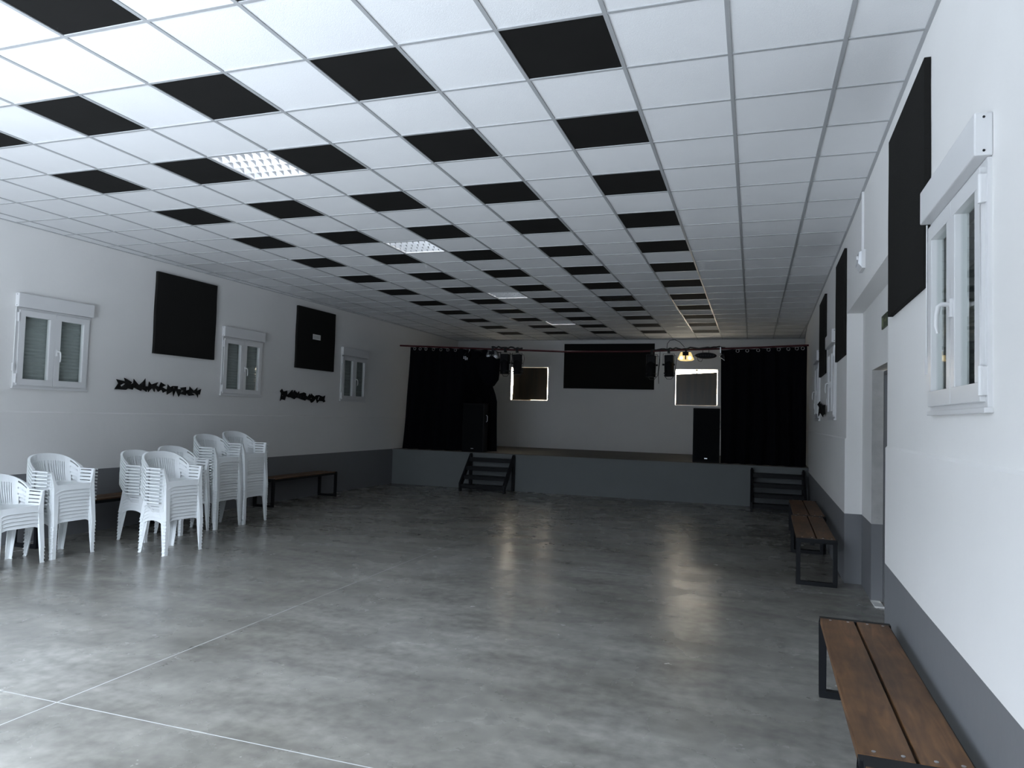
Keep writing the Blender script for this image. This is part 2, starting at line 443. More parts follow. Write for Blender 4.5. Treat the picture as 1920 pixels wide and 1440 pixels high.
# ------------------------------------------------------------------ side windows with roller shutter boxes
def window(name, label, loc, rotz, hinge_sides=(-1, 1)):
    """local x right, y into the wall, z up; origin bottom centre of the frame on the wall face"""
    t = thing(name, label, 'window', loc, rotz, kind='structure')
    W, Hh = WW/2, WH
    f = MB(); fw_ = .045
    f.box(-W, W, -.016, .06, 0, fw_); f.box(-W, W, -.016, .06, Hh-fw_, Hh)
    f.box(-W, -W+fw_, -.016, .06, fw_, Hh-fw_); f.box(W-fw_, W, -.016, .06, fw_, Hh-fw_)
    f.box(-W-.012, W+.012, -.03, -.0, -.014, .006)
    obj('window_frame', f, PVC, t, bevel=.003)
    inner = W-.03
    for side in (-1, 1):
        x0, x1 = (-inner, -.002) if side < 0 else (.002, inner)
        z0, z1 = .028, Hh-.028; sw = .072
        s = MB(); ya, yb = -.034, .022
        s.box(x0, x1, ya, yb, z0, z0+sw); s.box(x0, x1, ya, yb, z1-sw, z1)
        s.box(x0, x0+sw, ya, yb, z0+sw, z1-sw); s.box(x1-sw, x1, ya, yb, z0+sw, z1-sw)
        so = obj('sash', s, PVC, t, bevel=.004)
        g = MB(); g.box(x0+sw-.004, x1-sw+.004, -.010, -.004, z0+sw-.004, z1-sw+.004); obj('pane', g, GLASS, so)
        if side > 0:
            h = MB(); hx = x0+.034; hz = Hh*.47
            h.box(hx-.014, hx+.014, ya-.012, ya, hz-.04, hz+.04)
            h.tube([(hx, ya-.01, hz+.015), (hx, ya-.04, hz+.016), (hx, ya-.052, hz+.006), (hx, ya-.058, hz-.03), (hx, ya-.06, hz-.075), (hx, ya-.054, hz-.11)], [.011, .010, .010, .010, .009, .007], 10)
            obj('handle', h, PVC, so, bevel=.0015, smooth=True)
        for hz in ((.05, Hh-.17) if side in hinge_sides else ()):
            q = MB(); q.tube([(side*(inner+.012), -.032, hz), (side*(inner+.012), -.032, hz+.11)], .011, 12)
            q.box(side*(inner+.012)-.012, side*(inner+.012)+.012, -.032, -.015, hz+.002, hz+.108)
            obj('hinge', q, PVC, so, smooth=True)
    # closed roller shutter
    s = MB(); n = 20; zz = linspace(.03, Hh-.03, n+1)
    for a, b in zip(zz, zz[1:]):
        mm = (a+b)/2; d = .008
        s.raw([(-W+.03, .05, a), (W-.03, .05, a), (W-.03, .05-d, mm), (-W+.03, .05-d, mm), (W-.03, .05, b), (-W+.03, .05, b),
               (-W+.03, .06, a), (W-.03, .06, a), (W-.03, .06, b), (-W+.03, .06, b)],
              [(0, 1, 2, 3), (3, 2, 4, 5), (6, 9, 8, 7)])
    obj('roller_shutter', s, SHUT, t)
    b = MB(); b.box(-W-.012, W+.012, -.062, 0, Hh+.002, Hh+.165)
    bo = obj('shutter_box', b, PVC, t, bevel=.006)
    q = MB()
    for sx in (-1, 1):
        for zz2 in (Hh+.02, Hh+.147): q.tube([(sx*(W+.0115), -.03, zz2), (sx*(W+.0135), -.03, zz2)], .005, 8)
    obj('screw', q, BLK, bo)
    c = MB(); c.tube([(-W-.014, -.03, Hh), (-W-.014, -.03, .25)], .004, 8)
    c.box(-W-.024, -W-.004, -.04, -.01, .19, .28)
    obj('pull_cord', c, PVC, t, bevel=.001)
    return t
wl = ['white double window with lowered shutter on left wall, nearest the viewer',
      'middle white double window on the left wall, above the tall chair stacks',
      'farthest white double window on the left wall, nearest the stage',
      'large white double window on the right wall nearest the viewer',
      'middle white window on the right wall beyond the doorway',
      'farthest white window on the right wall beside the curtain']
for k, (c, z) in enumerate(LW): window('window_%d' % (k+1), wl[k], (LX(c), c, z), PI/2-LANG, (-1,))
for k, (c, z) in enumerate(RW): window('window_%d' % (k+4), wl[k+3], (RX(c), c, z), -PI/2-Rang(c), (1,))

# back windows: a bare opening with a thin frame, boarded over
bl = [('brown board covering the stage window left of the black panel', 'stage window left of the black panel, light leaking round its board'),
      ('brown board slipped down the right stage window, bright gap on top', 'stage window right of the black panel with a bright gap on top')]
for k, (x0, x1, z0, z1) in enumerate(BW):
    t = thing('window_%d' % (k+7), bl[k][1], 'window', ((x0+x1)/2, YB, z0), 0, kind='structure')
    w2 = (x1-x0)/2; hh = z1-z0
    f = MB()
    f.box(-w2-.012, w2+.012, -.012, .03, -.014, .012); f.box(-w2-.012, w2+.012, -.012, .03, hh-.012, hh+.012)
    f.box(-w2-.012, -w2+.012, -.012, .03, .012, hh-.012); f.box(w2-.012, w2+.012, -.012, .03, .012, hh-.012)
    obj('window_frame', f, PVC, t)
    f = MB(); f.box(-.02, .02, .09, .13, 0, hh); f.box(-w2, w2, .09, .13, 0, .04); f.box(-w2, w2, .09, .13, hh-.04, hh)
    obj('mullion', f, PVC, t)
b = MB()      # left board: follows the opening, narrower on the left and right, lifted at lower right
x0, x1, z0, z1 = BW[0]
b.prism([(x0+.045, z0+.014), (x0+.55, z0+.014), (x0+.57, z0+.03), (x1-.03, z0+.03), (x1-.032, z1-.16), (x1-.045, z1-.014), (x0+.05, z1-.014), (x0+.06, z0+.5)], lambda u, v, d: (u, YB+d, v), .015, .022)
o = obj('window_board', b, BOARD); tag(o, bl[0][0], 'board')
b = MB(); x0, x1, z0, z1 = BW[1]
b.prism([(x0+.018, z0+.014), (x1-.022, z0+.014), (x1-.022, z1-.08), (x0+.55, z1-.11), (x0+.018, z1-.14)], lambda u, v, d: (u, YB+d, v), .015, .022)
o = obj('window_board', b, BOARD); tag(o, bl[1][0], 'board')

# door in the recess
t = thing('door_1', 'dark grey door set deep in the right wall recess', 'door', (RX(7.1)+ND+.13, 7.13, 0), 0, kind='structure')
ang = -Rang(7.1)
t.rotation_euler = (0, 0, ang)
mb = MB(); mb.box(.0, .045, -.43, .43, .01, 2.14)
dl = obj('door_leaf', mb, DOORM, t, bevel=.003)
mb = MB(); mb.box(-.03, .06, .44, .485, 0, 2.19); mb.box(-.03, .06, -.485, -.44, 0, 2.19); mb.box(-.03, .06, -.44, .44, 2.15, 2.19)
obj('door_frame', mb, DOORM, t, bevel=.003)
mb = MB(); mb.tube([(0, -.36, 1.05), (-.05, -.36, 1.05), (-.055, -.34, 1.05), (-.055, -.24, 1.05)], .009, 10); obj('door_handle', mb, CHR, dl, smooth=True)
mb = MB(); mb.box(RX(7.1)+ND+.01, RX(7.1)+ND+.09, DY1-.25, DY1-.002, .0, .012)
tag(obj('trim_1', mb, PAPER), 'pale threshold strip under the recessed door', 'threshold', kind='structure')

# ------------------------------------------------------------------ acoustic panels
def panel(name, label, pts_loc, w_, h_, th, rotz, group, mat_=FOAM, wob=0):
    mb = MB(); n = 8
    # slightly pillowed front, wrapped edges
    vs = []; 
    for j in range(n+1):
        for i in range(n+1):
            u, v = i/n, j/n; e = min(u, 1-u, v, 1-v)
            d = -th*(.9+.1*min(1, e*8)); du = wob*math.sin(v*9+u*3)*(.5-abs(u-.5) < .01)
            vs.append((-w_/2+w_*u+du, d, h_*v))
    fs = [(j*(n+1)+i, j*(n+1)+i+1, (j+1)*(n+1)+i+1, (j+1)*(n+1)+i) for j in range(n) for i in range(n)]
    ring = [i for i in range(n+1)]+[(j)*(n+1)+n for j in range(1, n+1)]+[n*(n+1)+i for i in range(n-1, -1, -1)]+[j*(n+1) for j in range(n-1, 0, -1)]
    k0 = len(vs); vs += [(vs[i][0], -.001, vs[i][2]) for i in ring]; m_ = len(ring)
    fs += [(ring[i], k0+i, k0+(i+1) % m_, ring[(i+1) % m_]) for i in range(m_)]+[tuple(k0+i for i in range(m_))]
    mb.raw(vs, fs)
    o = obj(name, mb, mat_, loc=pts_loc, rotz=rotz, smooth=True, angle=30)
    return tag(o, label, 'acoustic panel', group)
G1 = 'black acoustic panels on the walls'
def lp(y0, y1, z0, z1, label, th=.05): yc = (y0+y1)/2; return panel('acoustic_panel', label, (LX(yc), yc, z0), y1-y0, z1-z0, th, PI/2-LANG, G1, wob=.004)
def rp(y0, y1, z0, z1, label, th=.035): yc = (y0+y1)/2; return panel('acoustic_panel', label, (RX(yc), yc, z0), y1-y0, z1-z0, th, -PI/2-Rang(yc), G1, wob=.006)
lp(8.0, 9.18, 2.41, 3.59, 'black square acoustic panel on the left wall nearer the viewer')
lp(11.27, 12.50, 2.445, 3.61, 'black acoustic panel on the left wall with a white paper note')
rp(4.08, 5.28, 2.39, 3.57, 'largest black acoustic panel beside the near right window')
rp(8.40, 9.42, 2.42, 3.58, 'black acoustic panel on the right wall just past the doorway recess', .03)
rp(11.05, 12.15, 2.40, 3.54, 'farthest black acoustic panel on the right wall', .035)
tag(panel('acoustic_panel', '', (-3.64, YB, 2.445), 2.41, 1.20, .05, 0, G1), 'wide black acoustic panel centred on the back wall over the stage', 'acoustic panel', G1)
# paper note on the second left panel
mb = MB(); yc = 11.86
nt_ = thing('paper_note', 'small white paper note stuck on the far left black panel', 'note', (LX(yc)+.054, yc, 3.025), PI/2-LANG)
mb.box(-.125, .125, -.002, 0, 0, .10); obj('sheet', mb, PAPER, nt_)
mb = MB()
for k in range(3):
    x = -.10
    while x < .09:
        l = random.uniform(.012, .03); mb.box(x, min(x+l, .1), -.003, -.002, .025+.022*k, .033+.022*k); x += l+.007
obj('print', mb, INK, nt_)

# ------------------------------------------------------------------ spiky black wall ornaments
D1 = dict(sc=11.294, x0=60, x1=1870, y0=115, y1=500)
SP1 = [[(80, 175), (250, 205), (240, 130), (380, 220), (360, 270), (410, 235), (415, 140), (530, 270), (550, 235), (630, 115), (650, 290), (715, 290), (712, 175), (775, 240), (880, 180), (860, 260), (915, 290), (940, 175), (1070, 240), (1005, 285), (1090, 335), (1095, 215), (1150, 275), (1190, 245), (1330, 240), (1335, 310), (1395, 310), (1370, 275), (1495, 250), (1505, 335), (1590, 310), (1590, 230), (1680, 330), (1745, 240), (1750, 325), (1870, 275), (1820, 420), (1775, 405), (1770, 500), (1690, 390), (1640, 385), (1690, 440), (1575, 460), (1510, 400), (1480, 455), (1375, 425), (1350, 500), (1290, 350), (1225, 500), (1195, 370), (1085, 460), (1085, 375), (1010, 420), (980, 350), (885, 405), (850, 320), (825, 415), (795, 330), (705, 425), (700, 360), (665, 420), (580, 360), (560, 405), (440, 335), (405, 385), (310, 360), (280, 395), (160, 390), (55, 395), (140, 262)]]
H1 = [[(195, 300), (215, 330), (265, 262), (240, 255)], [(1215, 275), (1250, 325), (1248, 280), (1228, 262)], [(1380, 400), (1432, 350), (1400, 325)]]
SP2 = [[(115, 300), (230, 215), (265, 305), (355, 270), (380, 410), (430, 370), (545, 230), (560, 330), (590, 240), (620, 245), (625, 310), (655, 280), (730, 340), (775, 260), (785, 340), (920, 290), (1020, 320), (1035, 400), (1075, 430), (1125, 320), (1185, 385), (1205, 310), (1310, 400), (1330, 420), (1350, 370), (1500, 350), (1610, 400), (1735, 350), (1705, 500), (1740, 575), (1640, 610), (1590, 570), (1510, 565), (1410, 650), (1355, 500), (1270, 625), (1215, 650), (1140, 575), (1035, 530), (1000, 580), (840, 545), (740, 490), (665, 500), (600, 550), (500, 485), (455, 500), (340, 465), (310, 600), (225, 570), (145, 635), (190, 370)]]
H2 = [[(245, 455), (275, 450), (262, 425)], [(660, 455), (700, 430), (680, 415)], [(915, 520), (975, 410), (945, 430)], [(1180, 500), (1245, 495), (1215, 465)], [(1430, 520), (1480, 535), (1525, 420), (1505, 395)]]
def ornament(poly, holes, W_, Z_, flip=False):
    """folded-card ornament: width W_, height Z_, pleated in depth. local x right, y into the wall."""
    xs = [p[0] for p in poly]; ys = [p[1] for p in poly]; ax, bx = min(xs), max(xs); ay, by = min(ys), max(ys)
    cx, cyy = (ax+bx)/2, by
    P = lambda p: ((p[0]-cx)/(bx-ax)*W_, 0, (cyy-p[1])/(by-ay)*Z_)
    bm = bmesh.new()
    loops = [[P(p) for p in poly]]+[[P(p) for p in h] for h in holes]
    es = []
    for lp_ in loops:
        vs = [bm.verts.new(p) for p in lp_]
        es += [bm.edges.new((vs[i], vs[(i+1) % len(vs)])) for i in range(len(vs))]
    bmesh.ops.triangle_fill(bm, edges=es, use_beauty=True)
    n = 13
    for k in range(1, n):
        x = -W_/2+W_*k/n
        bmesh.ops.bisect_plane(bm, geom=bm.verts[:]+bm.edges[:]+bm.faces[:], plane_co=(x, 0, 0), plane_no=(1, 0, .15*(-1)**k))
    for v in bm.verts:
        ph = (v.co.x/W_+.5)*n
        v.co.y = -.012-.028*abs((ph % 2)-1) - .006*math.sin(v.co.z*40)
    bmesh.ops.solidify(bm, geom=bm.faces[:], thickness=.004)
    me = bpy.data.meshes.new('spiky_wall_ornament'); bm.to_mesh(me); bm.free(); me.materials.append(FOAM)
    o = bpy.data.objects.new('spiky_wall_ornament', me); COL.objects.link(o); return o
for poly, hs, W_, Z_, yc, z0, lab in ((SP1[0], H1, 1.60, .24, 8.17, 1.80, 'black jagged spiky ornament on left wall between first and middle windows'),
                                      (SP2[0], H2, 1.46, .235, 11.56, 1.80, 'black jagged spiky ornament under the panel with the note')):
    o = ornament(poly, hs, W_, Z_); o.location = (LX(yc), yc, z0); o.rotation_euler = (0, 0, PI/2-LANG)
    tag(o, lab, 'wall ornament', 'spiky black wall ornaments')
o = ornament(SP2[0], H2, 1.15, .25, True); yc = 11.35; o.location = (RX(yc)-.02, yc, 1.77); o.rotation_euler = (0, 0, -PI/2-Rang(yc))
tag(o, 'black jagged spiky ornament on right wall between the two far windows', 'wall ornament', 'spiky black wall ornaments')

# ------------------------------------------------------------------ emergency light, conduit, exit sign
yc = 6.90
t = thing('emergency_light', 'white emergency light with glossy lens above the door recess', 'emergency light', (RX(yc), yc, 3.03), -PI/2-Rang(yc))
mb = MB(); mb.box(-.12, .12, -.03, 0, .0, .165); obj('base', mb, PVC, t, bevel=.006)
mb = MB(); mb.raw([(-.11, -.03, .01), (.11, -.03, .01), (.11, -.03, .155), (-.11, -.03, .155), (-.10, -.058, .045), (.10, -.058, .045), (.10, -.052, .145), (-.10, -.052, .145)],
                  [(0, 1, 5, 4), (1, 2, 6, 5), (2, 3, 7, 6), (3, 0, 4, 7), (4, 5, 6, 7), (0, 3, 2, 1)])
obj('lens', mb, LEDW, t, bevel=.004)
mb = MB(); mb.tube([(.06, -.055, .10), (.06, -.07, .10)], .018, 14); obj('test_button', mb, PVC, t, smooth=True)
yc = 6.93
mb = MB(); mb.box(-.012, .012, -.02, 0, 0, H-3.195-.002)
o = obj('cable_conduit', mb, PVC, loc=(RX(yc), yc, 3.195), rotz=-PI/2-Rang(yc), bevel=.002); tag(o, 'vertical white cable conduit running from emergency light to the ceiling', 'conduit')
yc = 6.76
t = thing('exit_sign', 'small dark green exit sign above the recessed door', 'exit sign', (RX(yc)+ND, yc, 2.505), -PI/2-Rang(yc))
mb = MB(); mb.box(-.16, .16, -.012, 0, 0, .115); obj('plate', mb, SIGNG, t, bevel=.002)
mb = MB()
P = lambda u, v, d: (u, d, v)
mb.prism([(-.13, .02), (-.05, .02), (-.05, .095), (-.13, .095)], P, -.0125, -.0121)
mb.prism([(.0, .05), (.08, .05), (.08, .035), (.12, .058), (.08, .082), (.08, .067), (.0, .067)], P, -.0125, -.0121)
obj('pictogram', mb, SIGNW, t)

# ------------------------------------------------------------------ stage
SY, SZ = 15.1, .815
t = thing('stage', 'raised stage with grey painted front across the back of the hall', 'stage', (-3.5, SY, 0))
def stage_slab(yf, z0, z1):      # plan follows the two side walls
    yb = YB-.004; b_ = MB()
    b_.prism([(LX(yf)+.015+3.5, yf-SY), (RX(yf)-.015+3.5, yf-SY), (RX(16.3)-.015+3.5, 16.3-SY), (RX(yb)-.015+3.5, yb-SY), (LX(yb)+.015+3.5, yb-SY)], lambda u, v, d: (u, v, d), z0, z1)
    return b_
obj('stage_front', stage_slab(SY, 0, SZ-.045), STAGEF, t)
obj('stage_edge', stage_slab(SY-.02, SZ-.045, SZ-.008), STAGEF, t)
obj('stage_deck', stage_slab(SY+.03, SZ-.008, SZ), STAGED, t)

def stairs(label, x0, x1, yf, yb, zt, group):
    t = thing('stage_steps', label, 'steps', ((x0+x1)/2, (yf+yb)/2, 0), 0, group)
    w_ = (x1-x0)/2; a = yf-(yf+yb)/2; b = yb-(yf+yb)/2
    for s in (-1, 1):
        m_ = MB(); xx = s*(w_-.02)
        m_.prism([(a-.02, 0), (a+.08, 0), (a+.08, .08), (b, zt-.10), (b, zt), (b-.05, zt), (a-.02, .18)], lambda u, v, d: (d, u, v), xx-.02, xx+.02)
        obj('stringer', m_, BLK, t, bevel=.002)
        m_ = MB(); m_.box(xx-.03, xx+.03, b-.06, b, 0, zt-.03); obj('leg', m_, BLK, t, bevel=.002)
    for k in range(4):
        z = .13+(zt-.24)*k/3+.02; f = (z-.03)/zt; y = a+(b-a)*f
        m_ = MB(); m_.box(-w_+.04, w_-.04, y-.09, y+.13, z-.03, z); m_.box(-w_+.04, w_-.04, y-.09, y-.065, z-.085, z-.03); obj('tread', m_, BLK, t, bevel=.003)
    return t
stairs('black steel and wood steps leaning at the left part of the stage', -6.02, -4.97, 14.42, 15.06, .80, 'open steps up to the stage')
stairs('black open steps against the stage in the right corner', -.02, .97, 14.15, 15.06, .77, 'open steps up to the stage')

# speakers
def speaker(label, x, y, w_, h_, rz):
    t = thing('loudspeaker', label, 'loudspeaker', (x, y, SZ), rz, 'tall loudspeakers on the stage')
    m_ = MB(); m_.prism([(-w_/2, 0), (w_/2, 0), (w_/2-.05, .42), (-w_/2+.05, .42)], lambda u, v, d: (u, v, d), 0, h_); obj('cabinet', m_, BPLAST, t, bevel=.012)
    m_ = MB(); m_.box(-w_/2+.02, w_/2-.02, -.014, -.001, .03, h_-.03)
    g = obj('grille', m_, mat('black speaker mesh', (.005, .006, .007), .7, spec=.12, bump=.5, bscale=400), t, bevel=.004)
    m_ = MB(); m_.box(-.03, .03, -.018, -.014, .075, .092); obj('badge', m_, SCR, g)
    for s in (-1, 1):
        m_ = MB(); xx = s*(w_/2-.035)
        m_.tube([(xx+s*.02, .20, h_*.62), (xx+s*.045, .20, h_*.64), (xx+s*.045, .20, h_*.74), (xx+s*.02, .20, h_*.76)], .009, 8); obj('handle', m_, SCR, t, smooth=True)
    return t
speaker('tall black loudspeaker in front of the left curtain', -6.03, 15.155, .52, 1.11, .0)
speaker('tall black loudspeaker beside the right curtain under the bright window', -.905, 15.30, .54, 1.12, -.02)

# ------------------------------------------------------------------ pipe, curtains and stage lights
RY = 15.16
def rodz(x):   # sagging pipe measured height
    pts = [(-7.9, 3.25), (-5.6, 3.16), (-3.9, 3.10), (-2.4, 3.10), (-1.2, 3.14), (0, 3.175), (1.0, 3.22)]
    for (a, p), (b, q) in zip(pts, pts[1:]):
        if x <= b: return p+(q-p)*(x-a)/(b-a)
    return pts[-1][1]
mb = MB(); mb.tube([(x, RY, rodz(x)) for x in linspace(-7.95, 1.03, 30)], .02, 12)
rod = obj('curtain_pipe', mb, REDP, smooth=True); tag(rod, 'long dark red pipe spanning the hall above the stage edge', 'pipe')

def curtain(label, xt0, xt1, xb0, xb1, nf, zb, hole_px, push=0):
    t = thing('stage_curtain', label, 'curtain', ((xt0+xt1)/2, RY, zb), 0, 'black curtains hanging from the pipe')
    ox = (xt0+xt1)/2
    nx, nz = nf*8, 14; vs = []
    for j in range(nz+1):
        v = j/nz
        for i in range(nx+1):
            u = i/nx; x = (xb0+(xb1-xb0)*u)*(1-v)+(xt0+(xt1-xt0)*u)*v
            amp = .045+.03*(1-v); k_ = push*min(1, max(0, (u-.62)/.12))*min(1, max(0, (.78-v)/.25)); y = k_*.58+amp*math.sin(2*PI*nf*u+.6*math.sin(v*3+u*7))+.01*math.sin(u*40+v*9)
            zt = rodz(xt0+(xt1-xt0)*u)-.024
            vs.append((x-ox, y, (zt-zb)*v))
    fs = [(j*(nx+1)+i, j*(nx+1)+i+1, (j+1)*(nx+1)+i+1, (j+1)*(nx+1)+i) for j in range(nz) for i in range(nx)]
    m_ = MB(); m_.raw(vs, fs); obj('fabric', m_, CURT, t, solid=.004, smooth=True, angle=60)
    for x in hole_px:
        m_ = MB(); z = rodz(x)-zb-.065; R_, rr = .03, .007; n = 16
        for i in range(n):
            a0, a1 = 2*PI*i/n, 2*PI*(i+1)/n
            m_.tube([(x-ox+R_*math.cos(a0), -.085, z+R_*math.sin(a0)), (x-ox+R_*math.cos(a1), -.085, z+R_*math.sin(a1))], rr, 6)
        obj('eyelet', m_, CHR, t, smooth=True)
    return t
def pxx(px, Y=RY-.08):   # horizontal place on the pipe for eyelets spaced as in the hall
    d = f_+r_*((px-960)/FPX)-u_*((655-720)/FPX); return d.x*Y/d.y
curtain('wide black curtain hanging on the left of the stage', -7.68, -5.72, -7.80, -5.66, 7, SZ+.012, [pxx(p) for p in (778, 788, 799, 813, 827, 840, 854)], push=1)
curtain('wide black curtain hanging at the right wall beside the stage', -.63, 1.0, -.60, 1.0, 6, SZ+.012, [pxx(p) for p in (1383, 1401, 1421.5, 1441, 1460, 1478, 1494, 1505)])
# gathered cloth at the inner edge of the left curtain
mb = MB(); prof = [(3.03, -5.98, -5.49, .06), (2.97, -6.0, -5.45, .12), (2.82, -6.0, -5.45, .14), (2.6, -5.93, -5.46, .14), (2.47, -5.84, -5.47, .13), (2.42, -5.78, -5.50, .12), (2.34, -5.74, -5.55, .10), (2.30, -5.70, -5.60, .05)]
vs = []; fs = []; n = 24
for k, (z, xa, xb, b) in enumerate(prof):
    for j in range(n):
        th = 2*PI*j/n; rr = 1+.06*math.sin(5*th+k*.3); ct, st_ = math.cos(th), math.sin(th)
        vs.append(((xa+xb)/2+(xb-xa)/2*rr*math.copysign(abs(ct)**.7, ct), RY+.02+b*rr*math.copysign(abs(st_)**.7, st_), z))
for k in range(len(prof)-1):
    for j in range(n): fs.append((k*n+j, k*n+(j+1) % n, (k+1)*n+(j+1) % n, (k+1)*n+j))
fs += [tuple(range(n)), tuple((len(prof)-1)*n+j for j in reversed(range(n)))]
vs = [(x+5.62, y-RY, z-2.30) for x, y, z in vs]
mb.raw(vs, fs); o = obj('cloth_bundle', mb, CURT, loc=(-5.62, RY, 2.30), smooth=True, angle=80)
tag(o, 'gathered black cloth bundle bulging from the top of the left curtain', 'cloth')

YL = 15.02
def stage_light(label, x, tilt):
    t = thing('stage_light', label, 'stage light', (x, RY, rodz(x)), 0, 'black barrel stage lights on the pipe')
    Mt = Matrix.Translation((0, 0, 0))
    m_ = MB(); m_.box(-.025, .025, -.035, .035, -.06, .03); m_.tube([(0, -.03, -.04), (0, -.09, -.04)], .008, 8); obj('clamp', m_, BLK, t, bevel=.004)
    m_ = MB(); s = .115
    m_.bar((-s, 0, -.30), (-s, 0, -.075), .03, .006, (1, 0, 0)); m_.bar((s, 0, -.30), (s, 0, -.075), .03, .006, (1, 0, 0)); m_.bar((-s-.003, 0, -.075), (s+.003, 0, -.075), .03, .006)
    obj('yoke', m_, BLK, t)
    b = bpy.data.objects.new('lamp_head', None)
    m_ = MB(); m_.box(-.09, .09, -.08, .08, -.27, -.10)
    hd = obj('lamp_body', m_, BPLAST, t, bevel=.012)
    m_ = MB(); m_.tube([(0, 0, -.26), (0, -.01, -.28), (0, -.02, -.53), (0, -.02, -.55)], [.085, .1, .1, .104], 20); m_.box(-.104, .104, -.10, .08, -.47, -.49)
    obj('barrel', m_, BPLAST, t, smooth=True)
    for sx in (-1, 1):
        m_ = MB(); m_.tube([(sx*.09, 0, -.30), (sx*.128, 0, -.30)], .02, 10); obj('tilt_knob', m_, BLK, t, smooth=True)
    for c in t.children:
        if c.name.startswith(('lamp', 'barrel')): c.rotation_euler = (0, tilt, 0)
    m_ = MB(); pts = [(.07, .03, -.12), (.14, .04, -.10), (.155, .03, -.2), (.14, 0, -.4), (.13, -.01, -.52), (.06, .0, -.60), (-.03, 0, -.60), (-.09, 0, -.52)]
    m_.tube(pts, .006, 6); obj('cable_loop', m_, CABLE, t, smooth=True)
    return t
for x, tl, lab in ((-5.30, .0, 'black stage light hanging nearest the left curtain'),
                   (-5.02, -.06, 'second black stage light from the left, over the left window edge'),
                   (-2.03, .02, 'black stage light in front of the wide black panel edge'),
                   (-1.68, -.04, 'black stage light just left of the amber light')):
    stage_light(lab, x, tl)

def derby(label, x, M_):
    t = thing('effect_light', label, 'effect light', (x, RY, rodz(x)), 0, 'twin lens effect lights on the pipe')
    m_ = MB(); m_.box(-.02, .02, -.03, .03, -.05, .03); obj('clamp', m_, BLK, t, bevel=.003)
    m_ = MB(); m_.box(-.06, .06, -.10, .05, -.125, -.05); obj('motor_box', m_, BPLAST, t, bevel=.008)
    m_ = MB(); m_.prism([(-.10, -.05), (.10, -.05), (.165, -.20), (.12, -.225), (0, -.235), (-.12, -.225), (-.165, -.20)], lambda u, v, d: (u, d, v), -.07, .07)
    b = obj('housing', m_, M_, t, bevel=.012)
    for s in (-1, 1):
        m_ = MB(); m_.tube([(s*.085, -.072, -.175), (s*.085, -.085, -.175)], [.04, .03], 18); obj('lens', m_, LEDW if M_ is GREYH else LENSY, b, smooth=True)
    m_ = MB(); m_.box(-.012, .012, -.078, -.07, -.205, -.125); obj('lens_divider', m_, BPLAST, b)
    return t
derby('amber twin-lens effect light with painted-in window glow above the bright window', -1.33, AMBER)
derby('grey twin-lens effect light beside the gathered black cloth', -5.60, GREYH)
# oval flat light
x = -.93
t = thing('oval_light', 'flat oval black light unit hanging above the bright window', 'effect light', (x, RY, rodz(x)))
m_ = MB(); n = 28; vs = []
for yy, k in ((-.10, .85), (-.06, 1), (.06, 1), (.10, .85)):
    for j in range(n):
        a = 2*PI*j/n; vs.append((.215*k*math.cos(a), yy, -.135+.062*k*math.sin(a)))
fs = [(k*n+j, k*n+(j+1) % n, (k+1)*n+(j+1) % n, (k+1)*n+j) for k in range(3) for j in range(n)]+[tuple(range(n)), tuple(3*n+j for j in reversed(range(n)))]
m_.raw(vs, fs); obj('housing', m_, BPLAST, t, smooth=True)
m_ = MB()
for k in range(-3, 4): m_.tube([(k*.05, -.10, -.135), (k*.05, -.108, -.135)], .016, 10)
obj('lens', m_, BLK, t, smooth=True)
m_ = MB(); m_.tube([(-.06, 0, -.08), (-.06, 0, -.01)], .006, 6); m_.tube([(.06, 0, -.08), (.06, 0, -.01)], .006, 6)
m_.tube([(-.17, 0, -.17), (-.15, 0, -.24), (-.09, 0, -.26), (-.06, 0, -.2)], .005, 6); obj('hanger', m_, CABLE, t)
# small led spot on the left curtain
x = -6.17
t = thing('led_spot', 'small black spotlight with seven pale lenses before the left curtain', 'spotlight', (x, RY-.10, rodz(x)))
m_ = MB(); m_.tube([(0, 0, -.16), (-.02, -.08, -.24)], .075, 18); hd = obj('housing', m_, BPLAST, t, smooth=True)
m_ = MB(); m_.bar((0, .1, .02), (0, .1, -.06), .025, .025); m_.tube([(0, .1, -.04), (0, .0, -.14)], .008, 6); obj('bracket', m_, SCR, t)
ax = Vector((-.02, -.08, -.08)).normalized(); c0 = Vector((-.02, -.08, -.24)); e1 = ax.cross(Vector((0, 0, 1))).normalized(); e2 = e1.cross(ax)
for k in range(7):
    p = c0 if k == 0 else c0+(e1*math.cos(k*PI/3)+e2*math.sin(k*PI/3))*.045
    m_ = MB(); m_.tube([p, p+ax*.006], .015, 10); obj('lens', m_, LEDW, hd, smooth=True)
# little barn-door lamp peeking beside the right curtain
x = -.60
t = thing('small_lamp', 'small black lamp with bright metal edge at the right curtain', 'spotlight', (x, RY-.13, 3.0))
m_ = MB(); m_.prism([(-.05, -.02), (.03, .05), (.05, -.09)], lambda u, v, d: (u, d, v), -.03, .03); obj('housing', m_, BPLAST, t, bevel=.004)
m_ = MB(); m_.bar((-.052, -.03, -.022), (.048, -.03, -.10), .012, .004); obj('metal_edge', m_, FILM, t)
m_ = MB(); m_.bar((-.04, .1, .06), (-.04, .1, .19), .02, .006); m_.bar((-.04, .1, .06), (0, 0, .02), .008, .008); obj('bracket', m_, SCR, t)
